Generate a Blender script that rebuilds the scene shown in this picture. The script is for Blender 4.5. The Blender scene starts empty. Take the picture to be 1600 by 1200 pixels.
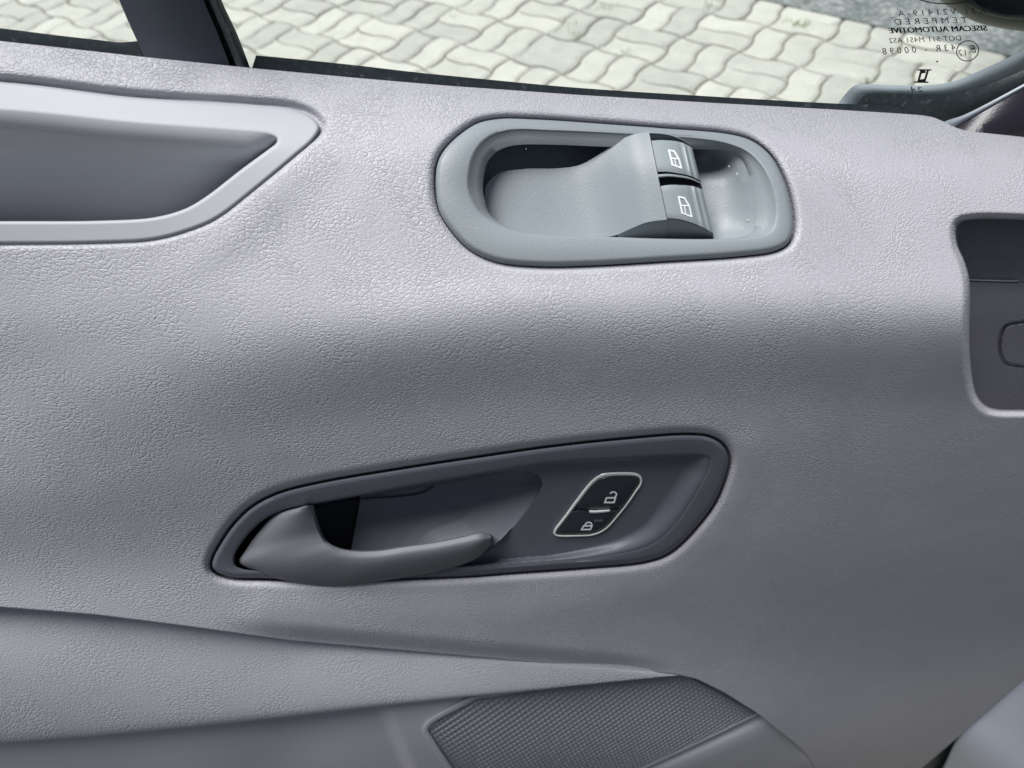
import bpy, math, random
import numpy as np
R = math.radians
random.seed(7)
rng = np.random.default_rng(7)
sc = bpy.context.scene
col = sc.collection

# ---------------------------------------------------------------- camera
W0, H0, FPX = 1600.0, 1200.0, 1155.0
PITCH, ROLL, CAMH = R(49.5), R(-5.0), 1.32
CAM = np.array([0.0, -0.248, CAMH])
fwd = np.array([0, math.cos(PITCH), -math.sin(PITCH)])
up0 = np.array([0, math.sin(PITCH), math.cos(PITCH)])
rt0 = np.array([1.0, 0, 0])
rt = rt0*math.cos(ROLL) + up0*math.sin(ROLL)
upv = up0*math.cos(ROLL) - rt0*math.sin(ROLL)
cd = bpy.data.cameras.new('camera')
cam = bpy.data.objects.new('camera', cd)
col.objects.link(cam)
from mathutils import Matrix, Vector
cam.matrix_world = Matrix(((rt[0], upv[0], -fwd[0], CAM[0]), (rt[1], upv[1], -fwd[1], CAM[1]),
                           (rt[2], upv[2], -fwd[2], CAM[2]), (0, 0, 0, 1)))
cd.sensor_width = 36.0
cd.lens = 36.0*FPX/W0
cd.clip_start, cd.clip_end = 0.02, 400
cd.dof.use_dof = True
cd.dof.focus_distance = 0.385
cd.dof.aperture_fstop = 11.0
sc.camera = cam

# ---------------------------------------------------------------- light
SUN_EL, SUN_AZ = R(73), R(-80)          # azimuth from +Y towards +X
w = bpy.data.worlds.new('World'); sc.world = w; w.use_nodes = True
nt = w.node_tree; nt.nodes.clear()
sky = nt.nodes.new('ShaderNodeTexSky'); sky.sky_type = 'NISHITA'; sky.sun_disc = False
sky.sun_elevation = SUN_EL; sky.sun_rotation = SUN_AZ
sky.air_density = 1.0; sky.dust_density = 2.0
bg = nt.nodes.new('ShaderNodeBackground'); bg.inputs['Strength'].default_value = 0.05
wo = nt.nodes.new('ShaderNodeOutputWorld')
hs = nt.nodes.new('ShaderNodeHueSaturation'); hs.inputs['Saturation'].default_value = 0.6   # thin cloud: a paler sky
nt.links.new(sky.outputs[0], hs.inputs['Color']); nt.links.new(hs.outputs[0], bg.inputs[0]); nt.links.new(bg.outputs[0], wo.inputs[0])
sd = bpy.data.lights.new('sun', 'SUN'); sd.energy = 4.6; sd.angle = R(34); sd.color = (1.0, 1.0, 0.985)
so = bpy.data.objects.new('sun', sd); col.objects.link(so)
sdir = Vector((math.sin(SUN_AZ)*math.cos(SUN_EL), math.cos(SUN_AZ)*math.cos(SUN_EL), math.sin(SUN_EL)))
so.rotation_euler = sdir.to_track_quat('Z', 'Y').to_euler()
so.location = sdir*5
sc.view_settings.view_transform = 'Standard'
sc.view_settings.look = 'None'
sc.view_settings.exposure = 0.27
sc.view_settings.gamma = 1.0
sc.render.engine = 'CYCLES'
sc.cycles.use_denoising = True
sc.cycles.max_bounces = 8
sc.cycles.transparent_max_bounces = 12

# ---------------------------------------------------------------- maths helpers
def A(*a): return np.array(a, float)
def dirs(px, py):
    px = np.asarray(px, float); py = np.asarray(py, float)
    return fwd + ((px-W0/2)/FPX)[..., None]*rt + ((H0/2-py)/FPX)[..., None]*upv
def unproj(px, py, t): return CAM + dirs(px, py)*np.asarray(t, float)[..., None]
def onY(px, py, Y):
    d = dirs(px, py); return CAM + d*((Y-CAM[1])/d[..., 1])[..., None]
def onZ(px, py, Z=0.0):
    d = dirs(px, py); return CAM + d*((Z-CAM[2])/d[..., 2])[..., None]
def ss(a, b, x):
    u = np.clip((np.asarray(x, float)-a)/(b-a), 0, 1); return u*u*(3-2*u)
def lut(x, pts):
    p = np.array(pts, float); return np.interp(x, p[:, 0], p[:, 1])
def cr(P, m=6, closed=False):
    """centripetal Catmull-Rom through the rows of P, m samples per span"""
    P = np.array(P, float); n = len(P)
    g = lambda i: P[i % n] if closed else (P[i] if 0 <= i < n else (2*P[0]-P[1] if i < 0 else 2*P[-1]-P[-2]))
    out = []
    for i in range(n if closed else n-1):
        p0, p1, p2, p3 = g(i-1), g(i), g(i+1), g(i+2)
        k = lambda a, b: max(np.hypot(*(b-a)[:2])**0.5, 1e-4)
        t0 = 0; t1 = t0+k(p0, p1); t2 = t1+k(p1, p2); t3 = t2+k(p2, p3)
        for j in range(m):
            t = t1+(t2-t1)*j/m
            a1 = (t1-t)/(t1-t0)*p0+(t-t0)/(t1-t0)*p1
            a2 = (t2-t)/(t2-t1)*p1+(t-t1)/(t2-t1)*p2
            a3 = (t3-t)/(t3-t2)*p2+(t-t2)/(t3-t2)*p3
            b1 = (t2-t)/(t2-t0)*a1+(t-t0)/(t2-t0)*a2
            b2 = (t3-t)/(t3-t1)*a2+(t-t1)/(t3-t1)*a3
            out.append((t2-t)/(t2-t1)*b1+(t-t1)/(t2-t1)*b2)
    if not closed: out.append(P[-1])
    return np.array(out)
def smooth1(a, s):
    r = int(3*s)+1; k = np.exp(-0.5*(np.arange(-r, r+1)/s)**2); k /= k.sum()
    return np.convolve(np.pad(a, r, mode='edge'), k, 'valid')
def seg_dist(px, py, poly, closed=False):
    P = np.array(poly, float)[:, :2]
    Q = np.roll(P, -1, 0) if closed else P[1:]
    P2 = P if closed else P[:-1]
    best = np.full(np.shape(px), 1e9)
    for a, b in zip(P2, Q):
        d = b-a; L = max(d@d, 1e-9)
        t = np.clip(((px-a[0])*d[0]+(py-a[1])*d[1])/L, 0, 1)
        best = np.minimum(best, (px-a[0]-t*d[0])**2+(py-a[1]-t*d[1])**2)
    return np.sqrt(best)
def inside(px, py, poly):
    P = np.array(poly, float)[:, :2]; c = np.zeros(np.shape(px), bool)
    for a, b in zip(P, np.roll(P, -1, 0)):
        if a[1] == b[1]: continue
        c ^= ((a[1] > py) != (b[1] > py)) & (px < (b[0]-a[0])*(py-a[1])/(b[1]-a[1])+a[0])
    return c
def sdist(px, py, poly, reach=60):
    """signed pixel distance to a closed outline, negative inside"""
    P = np.array(poly, float); out = np.full(np.shape(px), 1e3)
    m = (px > P[:, 0].min()-reach) & (px < P[:, 0].max()+reach) & (py > P[:, 1].min()-reach) & (py < P[:, 1].max()+reach)
    d = seg_dist(px[m], py[m], P, True)
    out[m] = np.where(inside(px[m], py[m], P), -d, d)
    return out
def inset(P, d):
    P = np.array(P, float); t = np.roll(P[:, :2], -1, 0)-np.roll(P[:, :2], 1, 0)
    t /= np.maximum(np.linalg.norm(t, axis=1), 1e-9)[:, None]
    nrm = np.stack([-t[:, 1], t[:, 0]], 1)
    s = np.sum(P[:, 0]*np.roll(P[:, 1], -1)-np.roll(P[:, 0], -1)*P[:, 1])
    if s < 0: nrm = -nrm
    Q = P.copy(); Q[:, :2] += nrm*np.asarray(d, float).reshape(-1, 1); return Q

# ---------------------------------------------------------------- door face: a lofted sheet
# every control line of the sheet has its own height in view and its own distance Y out of the cabin
KX = [-300, 0, 400, 800, 1200, 1600, 1900]
ROWS = [
    ([20, 65, 106, 140, 163, 200, 235],        [.084]*7),
    ([190, 225, 250, 265, 275, 300, 320],      [.046, .046, .044, .043, .043, .043, .043]),
    ([500, 485, 438, 424, 422, 428, 436],      [.002, .003, .006, .008, .008, .008, .008]),
    ([640, 600, 496, 464, 460, 468, 478],      [-.013, -.011, -.005, -.0025, -.002, -.002, -.002]),
    ([800, 770, 690, 640, 640, 650, 660],      [-.036, -.033, -.023, -.018, -.018, -.010, .000]),
    ([920, 900, 880, 860, 850, 860, 870],      [-.052, -.050, -.044, -.041, -.036, -.015, .006]),
    ([1010, 1000, 1010, 1020, 1020, 1030, 1040], [-.072, -.070, -.069, -.066, -.052, -.014, .028]),
    ([1180, 1180, 1180, 1180, 1180, 1190, 1200], [-.100, -.100, -.102, -.100, -.086, -.030, .018]),
    ([1500, 1500, 1500, 1500, 1500, 1500, 1500], [-.165, -.165, -.165, -.16, -.14, -.12, -.115]),
]
GX = np.arange(-1180, 2651, 5.0); GY = np.arange(-60, 1461, 5.0)
def pchip(x, y, xi):
    h = np.diff(x); d = np.diff(y)/h; m = np.zeros_like(y)
    for i in range(1, len(x)-1):
        if d[i-1]*d[i] > 0:
            w1, w2 = 2*h[i]+h[i-1], h[i]+2*h[i-1]
            m[i] = (w1+w2)/(w1/d[i-1]+w2/d[i])
    m[0], m[-1] = d[0], d[-1]
    k = np.clip(np.searchsorted(x, xi)-1, 0, len(x)-2); s = (xi-x[k])/h[k]
    return ((1+2*s)*(1-s)**2*y[k]+s*(1-s)**2*h[k]*m[k]+s*s*(3-2*s)*y[k+1]+s*s*(s-1)*h[k]*m[k+1])
rowY = [smooth1(np.interp(GX, KX, r[0]), 16) for r in ROWS]
rowD = [smooth1(np.interp(GX, KX, r[1]), 16) for r in ROWS]
TG = np.zeros((len(GY), len(GX)))
for i, x in enumerate(GX):
    ys = np.array([r[i] for r in rowY]); Ds = np.array([r[i] for r in rowD])
    dY = dirs(np.full(len(ys), x), ys)[:, 1]
    q = dY/(Ds-CAM[1])
    TG[:, i] = 1/smooth1(pchip(ys, q, GY), 3.0)
def T0(px, py):
    px = np.asarray(px, float); py = np.asarray(py, float)
    u = np.clip((px-GX[0])/5, 0, len(GX)-1.001); v = np.clip((py-GY[0])/5, 0, len(GY)-1.001)
    i = u.astype(int); j = v.astype(int); a = u-i; b = v-j
    return (TG[j, i]*(1-a)+TG[j, i+1]*a)*(1-b)+(TG[j+1, i]*(1-a)+TG[j+1, i+1]*a)*b
def surf(P):
    P = np.asarray(P, float)
    return unproj(P[..., 0], P[..., 1], T0(P[..., 0], P[..., 1])+P[..., 2])

# ---------------------------------------------------------------- materials
def mat(name, base, rough=0.5, spec=0.5, metal=0.0):
    m = bpy.data.materials.new(name); m.use_nodes = True
    b = m.node_tree.nodes['Principled BSDF']
    b.inputs['Base Color'].default_value = (*base, 1); b.inputs['Roughness'].default_value = rough
    b.inputs['Specular IOR Level'].default_value = spec; b.inputs['Metallic'].default_value = metal
    return m, m.node_tree, b
def N(t, kind, **kw):
    n = t.nodes.new(kind)
    for k, v in kw.items():
        if k in n.inputs: n.inputs[k].default_value = v
        else: setattr(n, k, v)
    return n
def math_(t, op, a, b=None):
    n = t.nodes.new('ShaderNodeMath'); n.operation = op
    for i, v in enumerate((a, b)):
        if v is None: continue
        if isinstance(v, (int, float)): n.inputs[i].default_value = v
        else: t.links.new(v, n.inputs[i])
    return n.outputs[0]
def vmath(t, op, a, b):
    n = t.nodes.new('ShaderNodeVectorMath'); n.operation = op
    for i, v in enumerate((a, b)):
        if isinstance(v, tuple): n.inputs[i].default_value = v
        elif isinstance(v, (int, float)): n.inputs['Scale'].default_value = v
        else: t.links.new(v, n.inputs[i])
    return n.outputs[0]
def bump(t, b, h, dist, strength=1.0):
    n = N(t, 'ShaderNodeBump'); n.inputs['Strength'].default_value = strength; n.inputs['Distance'].default_value = dist
    t.links.new(h, n.inputs['Height']); t.links.new(n.outputs[0], b.inputs['Normal']); return n
def ramp(t, f, stops):
    n = N(t, 'ShaderNodeValToRGB'); e = n.color_ramp.elements
    while len(e) > 1: e.remove(e[-1])
    for i, (p, c) in enumerate(stops):
        el = e[0] if i == 0 else e.new(p)
        el.position = p; el.color = (*c, 1) if len(c) == 3 else c
    t.links.new(f, n.inputs[0]); return n.outputs[0]
def tint(t, b, base, f, lo, hi):
    t.links.new(ramp(t, f, [(0, tuple(c*lo for c in base)), (1, tuple(c*hi for c in base))]), b.inputs['Base Color'])

def leather(name, base, rough):
    """moulded skin with a leather grain; UV in metres"""
    m, t, b = mat(name, base, rough, 0.55)
    uv = N(t, 'ShaderNodeUVMap'); mm = vmath(t, 'SCALE', uv.outputs[0], 1000.0)
    big = N(t, 'ShaderNodeTexNoise', noise_dimensions='2D', Scale=0.022, Detail=2.0); t.links.new(mm, big.inputs['Vector'])
    fine = N(t, 'ShaderNodeTexNoise', noise_dimensions='2D', Scale=0.33, Detail=2.0); t.links.new(mm, fine.inputs['Vector'])
    wv = vmath(t, 'SCALE', vmath(t, 'SUBTRACT', big.outputs['Color'], (.5, .5, .5)), 17.0)
    wf = vmath(t, 'SCALE', vmath(t, 'SUBTRACT', fine.outputs['Color'], (.5, .5, .5)), 2.2)
    p = vmath(t, 'ADD', vmath(t, 'ADD', mm, wv), wf)
    def cells(rot, sx, sy, lo, hi):
        mp = N(t, 'ShaderNodeMapping'); mp.inputs['Rotation'].default_value = (0, 0, R(rot)); mp.inputs['Scale'].default_value = (1/sx, 1/sy, 1)
        t.links.new(p, mp.inputs['Vector'])
        v = N(t, 'ShaderNodeTexVoronoi', voronoi_dimensions='2D', feature='DISTANCE_TO_EDGE', Scale=1.0)
        t.links.new(mp.outputs[0], v.inputs['Vector'])
        r = N(t, 'ShaderNodeMapRange', interpolation_type='SMOOTHSTEP'); r.inputs[1].default_value = lo; r.inputs[2].default_value = hi
        t.links.new(v.outputs['Distance'], r.inputs[0]); return r.outputs[0]
    a = cells(-30, 3.2, 1.75, 0.0, 0.22)
    c = cells(-45, 1.35, .95, 0.0, 0.34)
    sel = N(t, 'ShaderNodeTexNoise', noise_dimensions='2D', Scale=0.045, Detail=1.0); t.links.new(p, sel.inputs['Vector'])
    k = N(t, 'ShaderNodeMapRange'); k.inputs[1].default_value = 0.35; k.inputs[2].default_value = 0.65
    t.links.new(sel.outputs['Fac'], k.inputs[0])
    ha = math_(t, 'MULTIPLY', a, math_(t, 'ADD', math_(t, 'MULTIPLY', k.outputs[0], 0.55), 0.35))
    hc = math_(t, 'MULTIPLY', c, 0.34)
    gr = N(t, 'ShaderNodeTexNoise', noise_dimensions='2D', Scale=2.6, Detail=3.0); t.links.new(mm, gr.inputs['Vector'])
    h = math_(t, 'ADD', math_(t, 'ADD', ha, hc), math_(t, 'MULTIPLY', gr.outputs['Fac'], 0.22))
    bump(t, b, h, 0.00022, 0.85)
    tint(t, b, base, big.outputs['Fac'], 0.95, 1.05)
    rr = math_(t, 'ADD', math_(t, 'MULTIPLY', gr.outputs['Fac'], 0.12), rough-0.06); t.links.new(rr, b.inputs['Roughness'])
    return m
def grained(name, base, rough, scale=900, depth=0.00010, spec=0.45):
    m, t, b = mat(name, base, rough, spec)
    tc = N(t, 'ShaderNodeTexCoord')
    n1 = N(t, 'ShaderNodeTexNoise', Scale=scale, Detail=2.0); t.links.new(tc.outputs['Object'], n1.inputs['Vector'])
    n2 = N(t, 'ShaderNodeTexNoise', Scale=18.0, Detail=3.0); t.links.new(tc.outputs['Object'], n2.inputs['Vector'])
    bump(t, b, n1.outputs['Fac'], depth, 1.0)
    tint(t, b, base, n2.outputs['Fac'], 0.92, 1.08)
    t.links.new(math_(t, 'ADD', math_(t, 'MULTIPLY', n2.outputs['Fac'], 0.12), rough-0.06), b.inputs['Roughness'])
    return m
M = {}
M['trim'] = leather('grey_leather_grain_vinyl', (.389, .382, .422), 0.48)
M['cup'] = leather('shaded_leather_grain_vinyl', (.15, .15, .172), 0.52)  # darker copy of the trim leather, carries the recess shade in its colour
M['pocket'] = grained('grey_smooth_plastic', (.36, .37, .40), 0.5, 1400, 0.00005)
M['plastic'] = grained('dark_grained_plastic', (.225, .253, .272), 0.48)
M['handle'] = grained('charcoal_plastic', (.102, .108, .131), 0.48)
M['lever'] = grained('charcoal_lever_plastic', (.138, .141, .160), 0.56)
M['lower'] = grained('grey_hard_plastic', (.37, .365, .40), 0.5)
M['grille'] = grained('grille_plastic', (.21, .215, .24), 0.45, 1500, 0.00003)
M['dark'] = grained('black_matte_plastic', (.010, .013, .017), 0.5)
M['rubber'] = grained('black_rubber', (.020, .030, .033), 0.5, 700, 0.00012)
M['pillar'] = grained('slate_plastic', (.070, .080, .105), 0.5)
t = M['rubber'].node_tree; b = t.nodes['Principled BSDF']
tc = N(t, 'ShaderNodeTexCoord'); nz = N(t, 'ShaderNodeTexNoise', Scale=420.0, Detail=3.0); t.links.new(tc.outputs['Object'], nz.inputs['Vector'])
nz2 = N(t, 'ShaderNodeTexNoise', Scale=22.0, Detail=2.0); t.links.new(tc.outputs['Object'], nz2.inputs['Vector'])
f = math_(t, 'ADD', math_(t, 'MULTIPLY', nz.outputs['Fac'], .7), math_(t, 'MULTIPLY', nz2.outputs['Fac'], .3))
t.links.new(ramp(t, f, [(.45, (.018, .028, .031)), (.62, (.032, .042, .045)), (.70, (.11, .12, .12))]), b.inputs['Base Color'])
M['corner'] = grained('grey_glass_run', (.46, .51, .56), 0.5)
M['sail'] = grained('aubergine_plastic', (.022, .018, .028), 0.3)
M['gloss'] = grained('black_gloss_plastic', (.034, .037, .047), 0.25, 1500, 0.00001)
M['button'] = grained('satin_button_plastic', (.25, .285, .295), 0.44, 1600, 0.00003)
M['mirror'] = grained('black_mirror_shell', (.014, .019, .023), 0.45, spec=.4)
M['chrome'] = mat('satin_silver', (.90, .90, .88), 0.25, 0.6, 0.3)[0]
M['white'] = mat('white_print', (.80, .83, .84), 0.5)[0]
M['led'] = mat('grey_indicator', (.10, .11, .12), 0.35)[0]
M['ink'] = mat('black_glass_print', (.006, .006, .009), 0.5)[0]
M['lint'] = mat('pale_lint', (.62, .62, .58), 0.9)[0]
M['paint'], t, b = mat('pale_blue_grey_paint', (.48, .51, .60), 0.36, 0.5); b.inputs['Coat Weight'].default_value = 0.5
m, t, b = mat('window_glass', (1, 1, 1), 0.0); M['glass'] = m
t.nodes.remove(b); out = t.nodes['Material Output']
tr = N(t, 'ShaderNodeBsdfTransparent'); tr.inputs[0].default_value = (.965, .985, .975, 1)
gl = N(t, 'ShaderNodeBsdfGlossy'); gl.inputs['Roughness'].default_value = 0.02
fr = N(t, 'ShaderNodeFresnel'); fr.inputs['IOR'].default_value = 1.45
mx = N(t, 'ShaderNodeMixShader')
t.links.new(math_(t, 'MULTIPLY', fr.outputs[0], 0.6), mx.inputs[0]); t.links.new(tr.outputs[0], mx.inputs[1]); t.links.new(gl.outputs[0], mx.inputs[2])
t.links.new(mx.outputs[0], out.inputs['Surface'])
# concrete paver
m, t, b = mat('pale_concrete', (.5, .5, .45), 0.85, 0.3); M['paver'] = m
tc = N(t, 'ShaderNodeTexCoord'); oi = N(t, 'ShaderNodeObjectInfo'); geo = N(t, 'ShaderNodeNewGeometry')
n1 = N(t, 'ShaderNodeTexNoise', Scale=14.0, Detail=4.0); t.links.new(geo.outputs['Position'], n1.inputs['Vector'])
n2 = N(t, 'ShaderNodeTexNoise', Scale=190.0, Detail=3.0); t.links.new(geo.outputs['Position'], n2.inputs['Vector'])
f = math_(t, 'ADD', math_(t, 'MULTIPLY', n1.outputs['Fac'], 0.6), math_(t, 'MULTIPLY', oi.outputs['Random'], 0.4))
c1 = ramp(t, f, [(0.2, (.40, .395, .36)), (0.5, (.49, .48, .435)), (0.85, (.60, .585, .53))])
mxc = N(t, 'ShaderNodeMix', data_type='RGBA', blend_type='MULTIPLY'); mxc.inputs[0].default_value = 0.5
t.links.new(c1, mxc.inputs[6]); t.links.new(ramp(t, n2.outputs['Fac'], [(.3, (.62, .62, .62)), (.6, (1, 1, 1))]), mxc.inputs[7])
t.links.new(mxc.outputs[2], b.inputs['Base Color']); bump(t, b, n2.outputs['Fac'], 0.003, 0.6)
def ground_mat(name, stops, scale, bd):
    m, t, b = mat(name, (.2, .2, .2), 0.9, 0.3)
    geo = N(t, 'ShaderNodeNewGeometry')
    n = N(t, 'ShaderNodeTexNoise', Scale=scale, Detail=4.0); t.links.new(geo.outputs['Position'], n.inputs['Vector'])
    n2 = N(t, 'ShaderNodeTexNoise', Scale=scale/14, Detail=3.0); t.links.new(geo.outputs['Position'], n2.inputs['Vector'])
    f = math_(t, 'ADD', math_(t, 'MULTIPLY', n.outputs['Fac'], .62), math_(t, 'MULTIPLY', n2.outputs['Fac'], .38))
    t.links.new(ramp(t, f, stops), b.inputs['Base Color']); bump(t, b, n.outputs['Fac'], bd, 0.7); return m
M['sand'] = ground_mat('joint_sand', [(.3, (.10, .105, .075)), (.6, (.20, .195, .15))], 60, .004)
M['asphalt'] = ground_mat('worn_grey_asphalt', [(.36, (.10, .115, .12)), (.5, (.17, .185, .185)), (.60, (.33, .34, .335))], 55, .006)
M['soil'] = ground_mat('pale_earth', [(.3, (.16, .16, .13)), (.7, (.28, .27, .22))], 8, .01)
M['moss'] = mat('green_moss', (.16, .24, .04), 0.9)[0]

# ---------------------------------------------------------------- object helpers
BASE = A(0, 0, 0.78)                         # foot of the door
def link(name, V, F, m, parent=None, origin=None, smooth=35, uv=None):
    me = bpy.data.meshes.new(name)
    o_ = BASE if origin is None else np.asarray(origin, float)
    me.from_pydata((np.asarray(V, float)-o_).tolist(), [], F if isinstance(F, list) else F.tolist())
    me.materials.append(m)
    if uv is not None:
        l = me.uv_layers.new(name='UVMap'); vi = np.zeros(len(me.loops), int); me.loops.foreach_get('vertex_index', vi)
        l.data.foreach_set('uv', np.asarray(uv, np.float32)[vi].ravel())
    if smooth:
        me.polygons.foreach_set('use_smooth', [True]*len(me.polygons)); me.set_sharp_from_angle(angle=R(smooth))
    o = bpy.data.objects.new(name, me); col.objects.link(o)
    if parent: o.parent = parent
    elif origin is not None: o.location = o_
    return o
def qgrid(nr, nc, closed=False, keep=None):
    r, c = np.meshgrid(np.arange(nr-1), np.arange(nc if closed else nc-1), indexing='ij')
    a = r*nc+c; b_ = r*nc+(c+1) % nc; q = np.stack([a, a+nc, b_+nc, b_], -1).reshape(-1, 4)
    return q if keep is None else q[keep.reshape(-1)]
def rows_mesh(rows, closed=False, cap=False):
    V = np.concatenate(rows); nc = len(rows[0]); F = qgrid(len(rows), nc, closed).tolist()
    if cap:
        V = np.vstack([V, rows[-1].mean(0)]); k = (len(rows)-1)*nc
        F += [[k+i, len(V)-1, k+(i+1) % nc] for i in range(nc)]
    return V, F
def join(*parts):
    V, F, n = [], [], 0
    for v, f in parts:
        V.append(np.asarray(v)); F += [[i+n for i in q] for q in f]; n += len(v)
    return np.vstack(V), F
def ringloft(rings, m=6, cap=False):
    """rings of [px, py, offset behind the door face] control points, lofted one into the next"""
    return rows_mesh([surf(cr(r, m, True)) for r in rings], True, cap)
def off(P, o): 
    P = np.array(P, float)
    return np.column_stack([P[:, :2], np.broadcast_to(o, len(P))])
def slab(top, bot, Y0, Y1, m=5, bulge=0.0):
    """a bar between two outlines seen in the door's own upright planes, from Y0 (cabin side) to Y1"""
    a = cr(top, m); b_ = cr(bot, m); n = 6
    prof = []
    for k in range(n+1):
        s = k/n; q = a*(1-s)+b_*s
        prof.append(onY(q[:, 0], q[:, 1], Y0-bulge*math.sin(math.pi*s)))
    rows = [onY(a[:, 0], a[:, 1], Y1)]+prof+[onY(b_[:, 0], b_[:, 1], Y1)]
    V, F = rows_mesh(rows+[rows[0]])
    nc = len(a); L = len(rows)
    F += [[k*nc for k in range(L)], [k*nc+nc-1 for k in range(L)][::-1]]
    return V, F
def ribbon(poly, wd, depth, lift=0.0002, thick=0.0008, closed=False, m=1, dome=0.0):
    """a flat strip of given pixel width following a line on a surface"""
    P = np.array(poly, float)[:, :2]
    if m > 1: P = cr(P, m, closed)
    n = len(P)
    if closed: a, b_ = np.roll(P, 1, 0), np.roll(P, -1, 0)
    else: a = np.vstack([P[:1], P[:-1]]); b_ = np.vstack([P[1:], P[-1:]])
    d1 = P-a; d2 = b_-P
    l1 = np.linalg.norm(d1, axis=1)[:, None]; l2 = np.linalg.norm(d2, axis=1)[:, None]
    d1 = np.where(l1 > 1e-6, d1/np.maximum(l1, 1e-6), d2/np.maximum(l2, 1e-6)); d2 = np.where(l2 > 1e-6, d2/np.maximum(l2, 1e-6), d1)
    tt = d1+d2; tt /= np.maximum(np.linalg.norm(tt, axis=1), 1e-6)[:, None]
    nr = np.stack([-tt[:, 1], tt[:, 0]], 1)
    ml = 1/np.clip(np.sum(nr*np.stack([-d1[:, 1], d1[:, 0]], 1), 1), 0.5, 1)
    h = (np.broadcast_to(wd, n)/2*ml)[:, None]
    rows = []
    prof = ((-1, thick), (-1, 0), (1, 0), (1, thick)) if not dome else ((-1, thick), (-1, 0), (-.6, -dome*.7), (0, -dome), (.6, -dome*.7), (1, 0), (1, thick))
    for s, dz in prof:
        q = P+nr*h*s
        rows.append(unproj(q[:, 0], q[:, 1], depth(q[:, 0], q[:, 1])-lift+dz))
    V, F = rows_mesh([np.array(r) for r in zip(*rows)], False)
    if closed:
        k = len(P); w_ = len(prof); F += [[(k-1)*w_+i, 0*w_+i, i+1, (k-1)*w_+i+1] for i in range(w_-1)]
    return V, F
def plate(poly, depth, lift, thick, m=4):
    P = cr(np.array(poly, float)[:, :2], m, True); Q = inset(np.column_stack([P, P[:, 0]*0]), 0.8)[:, :2]
    r = [unproj(p[:, 0], p[:, 1], depth(p[:, 0], p[:, 1])-l) for p, l in ((P, lift-thick), (P, lift-0.0003), (Q, lift))]
    return rows_mesh(r, True, True)
def near_depth(PX, PY, T):
    PX, PY, T = np.ravel(PX), np.ravel(PY), np.ravel(T)
    def f(px, py):
        px = np.atleast_1d(px); py = np.atleast_1d(py); o = np.zeros(len(px))
        for i, (x, y) in enumerate(zip(px, py)):
            d = (PX-x)**2+(PY-y)**2; k = np.argpartition(d, 6)[:6]; wt = 1/(d[k]+0.05); o[i] = (T[k]*wt).sum()/wt.sum()
        return o
    return f
def root(name, label, cat, loc, group=None):
    o = bpy.data.objects.new(name, None); col.objects.link(o); o.location = loc; o.empty_display_size = 0.1
    o['label'] = label; o['category'] = cat
    if group: o['group'] = group
    return o

door = root('car_door', 'grey leather-grained inside of a vehicle door with handle, window switches and speaker grille', 'car door', BASE)

# ---------------------------------------------------------------- outlines seen on the door
SW_OUT = [(684,256),(682,292),(688,328),(708,360),(736,388),(776,406),(840,413),(920,412),(1040,405),(1160,397),(1212,389),(1232,377),(1239,356),
          (1236,320),(1224,280),(1204,244),(1176,221),(1140,210),(1040,201),(960,195),(840,187),(780,186),(744,194),(712,216),(692,238)]
SW_IN = [(735,258),(732,290),(738,312),(752,334),(774,349),(806,361),(845,367),(925,370),(1040,374),(1130,374),(1186,369),(1204,360),(1211,340),
         (1208,302),(1193,265),(1168,238),(1134,224),(1090,217),(1020,212),(950,208),(860,204),(800,203),(772,210),(754,222),(742,238)]
SW_WELL = [(758,262),(754,292),(757,314),(764,334),(781,349),(810,361),(846,367),(925,370),(1040,374),(1126,374),(1162,369),(1176,360),(1182,340),
           (1180,312),(1172,278),(1157,247),(1132,235),(1090,233),(1020,231),(945,229),(870,226),(812,226),(790,230),(774,238),(763,250)]
PK_OUT = [(-520,112),(0,128),(208,152),(400,164),(460,171),(489,184),(499,199),(490,217),(460,244),(400,294),(340,340),(300,358),(240,374),(160,379),(0,381),(-520,384)]
PK_IN = [(-520,158),(0,172),(208,192),(350,202),(400,206),(424,210),(434,217),(432,225),(422,233),(380,264),(320,310),(288,328),(240,341),(160,346),(0,347),(-520,349)]
HB_OUT = [(334,872),(348,846),(368,818),(396,792),(435,772),(497,756),(638,732),(750,715),(862,699),(975,687),(1076,680),(1110,684),(1130,697),(1138,717),
          (1132,745),(1116,784),(1087,823),(1059,852),(1037,867),(1003,877),(919,885),(806,893),(727,899),(637,902),(497,906),(412,903),(360,901),(340,894),(332,885)]
HB_IN = [(369,862),(385,838),(408,815),(424,805),(449,795),(500,786),(639,760),(750,741),(862,723),(975,716),(1075,711),(1098,712),(1108,718),(1108,728),
         (1102,742),(1088,768),(1060,812),(1036,838),(1020,849),(994,859),(915,872),(804,880),(725,886),(637,890),(497,896),(416,892),(380,889),(368,883),(366,873)]
CUPI = [(1496,350),(1493,364),(1496,385),(1505,406),(1512,430),(1514,455),(1512,525),(1514,570),(1519,605),(1526,623),(1540,637),(1557,642),(1600,643),(1900,646),(1990,640),(2035,605),(2045,500),(2035,385),(1990,350),(1900,345),(1640,343),(1508,343)]
sw_o = cr(off(SW_OUT, 0), 4, True); pk_o = cr(off(PK_OUT, 0), 4, True); hb_o = cr(off(HB_OUT, 0), 4, True); cup_i = cr(off(CUPI, 0), 4, True)

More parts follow.
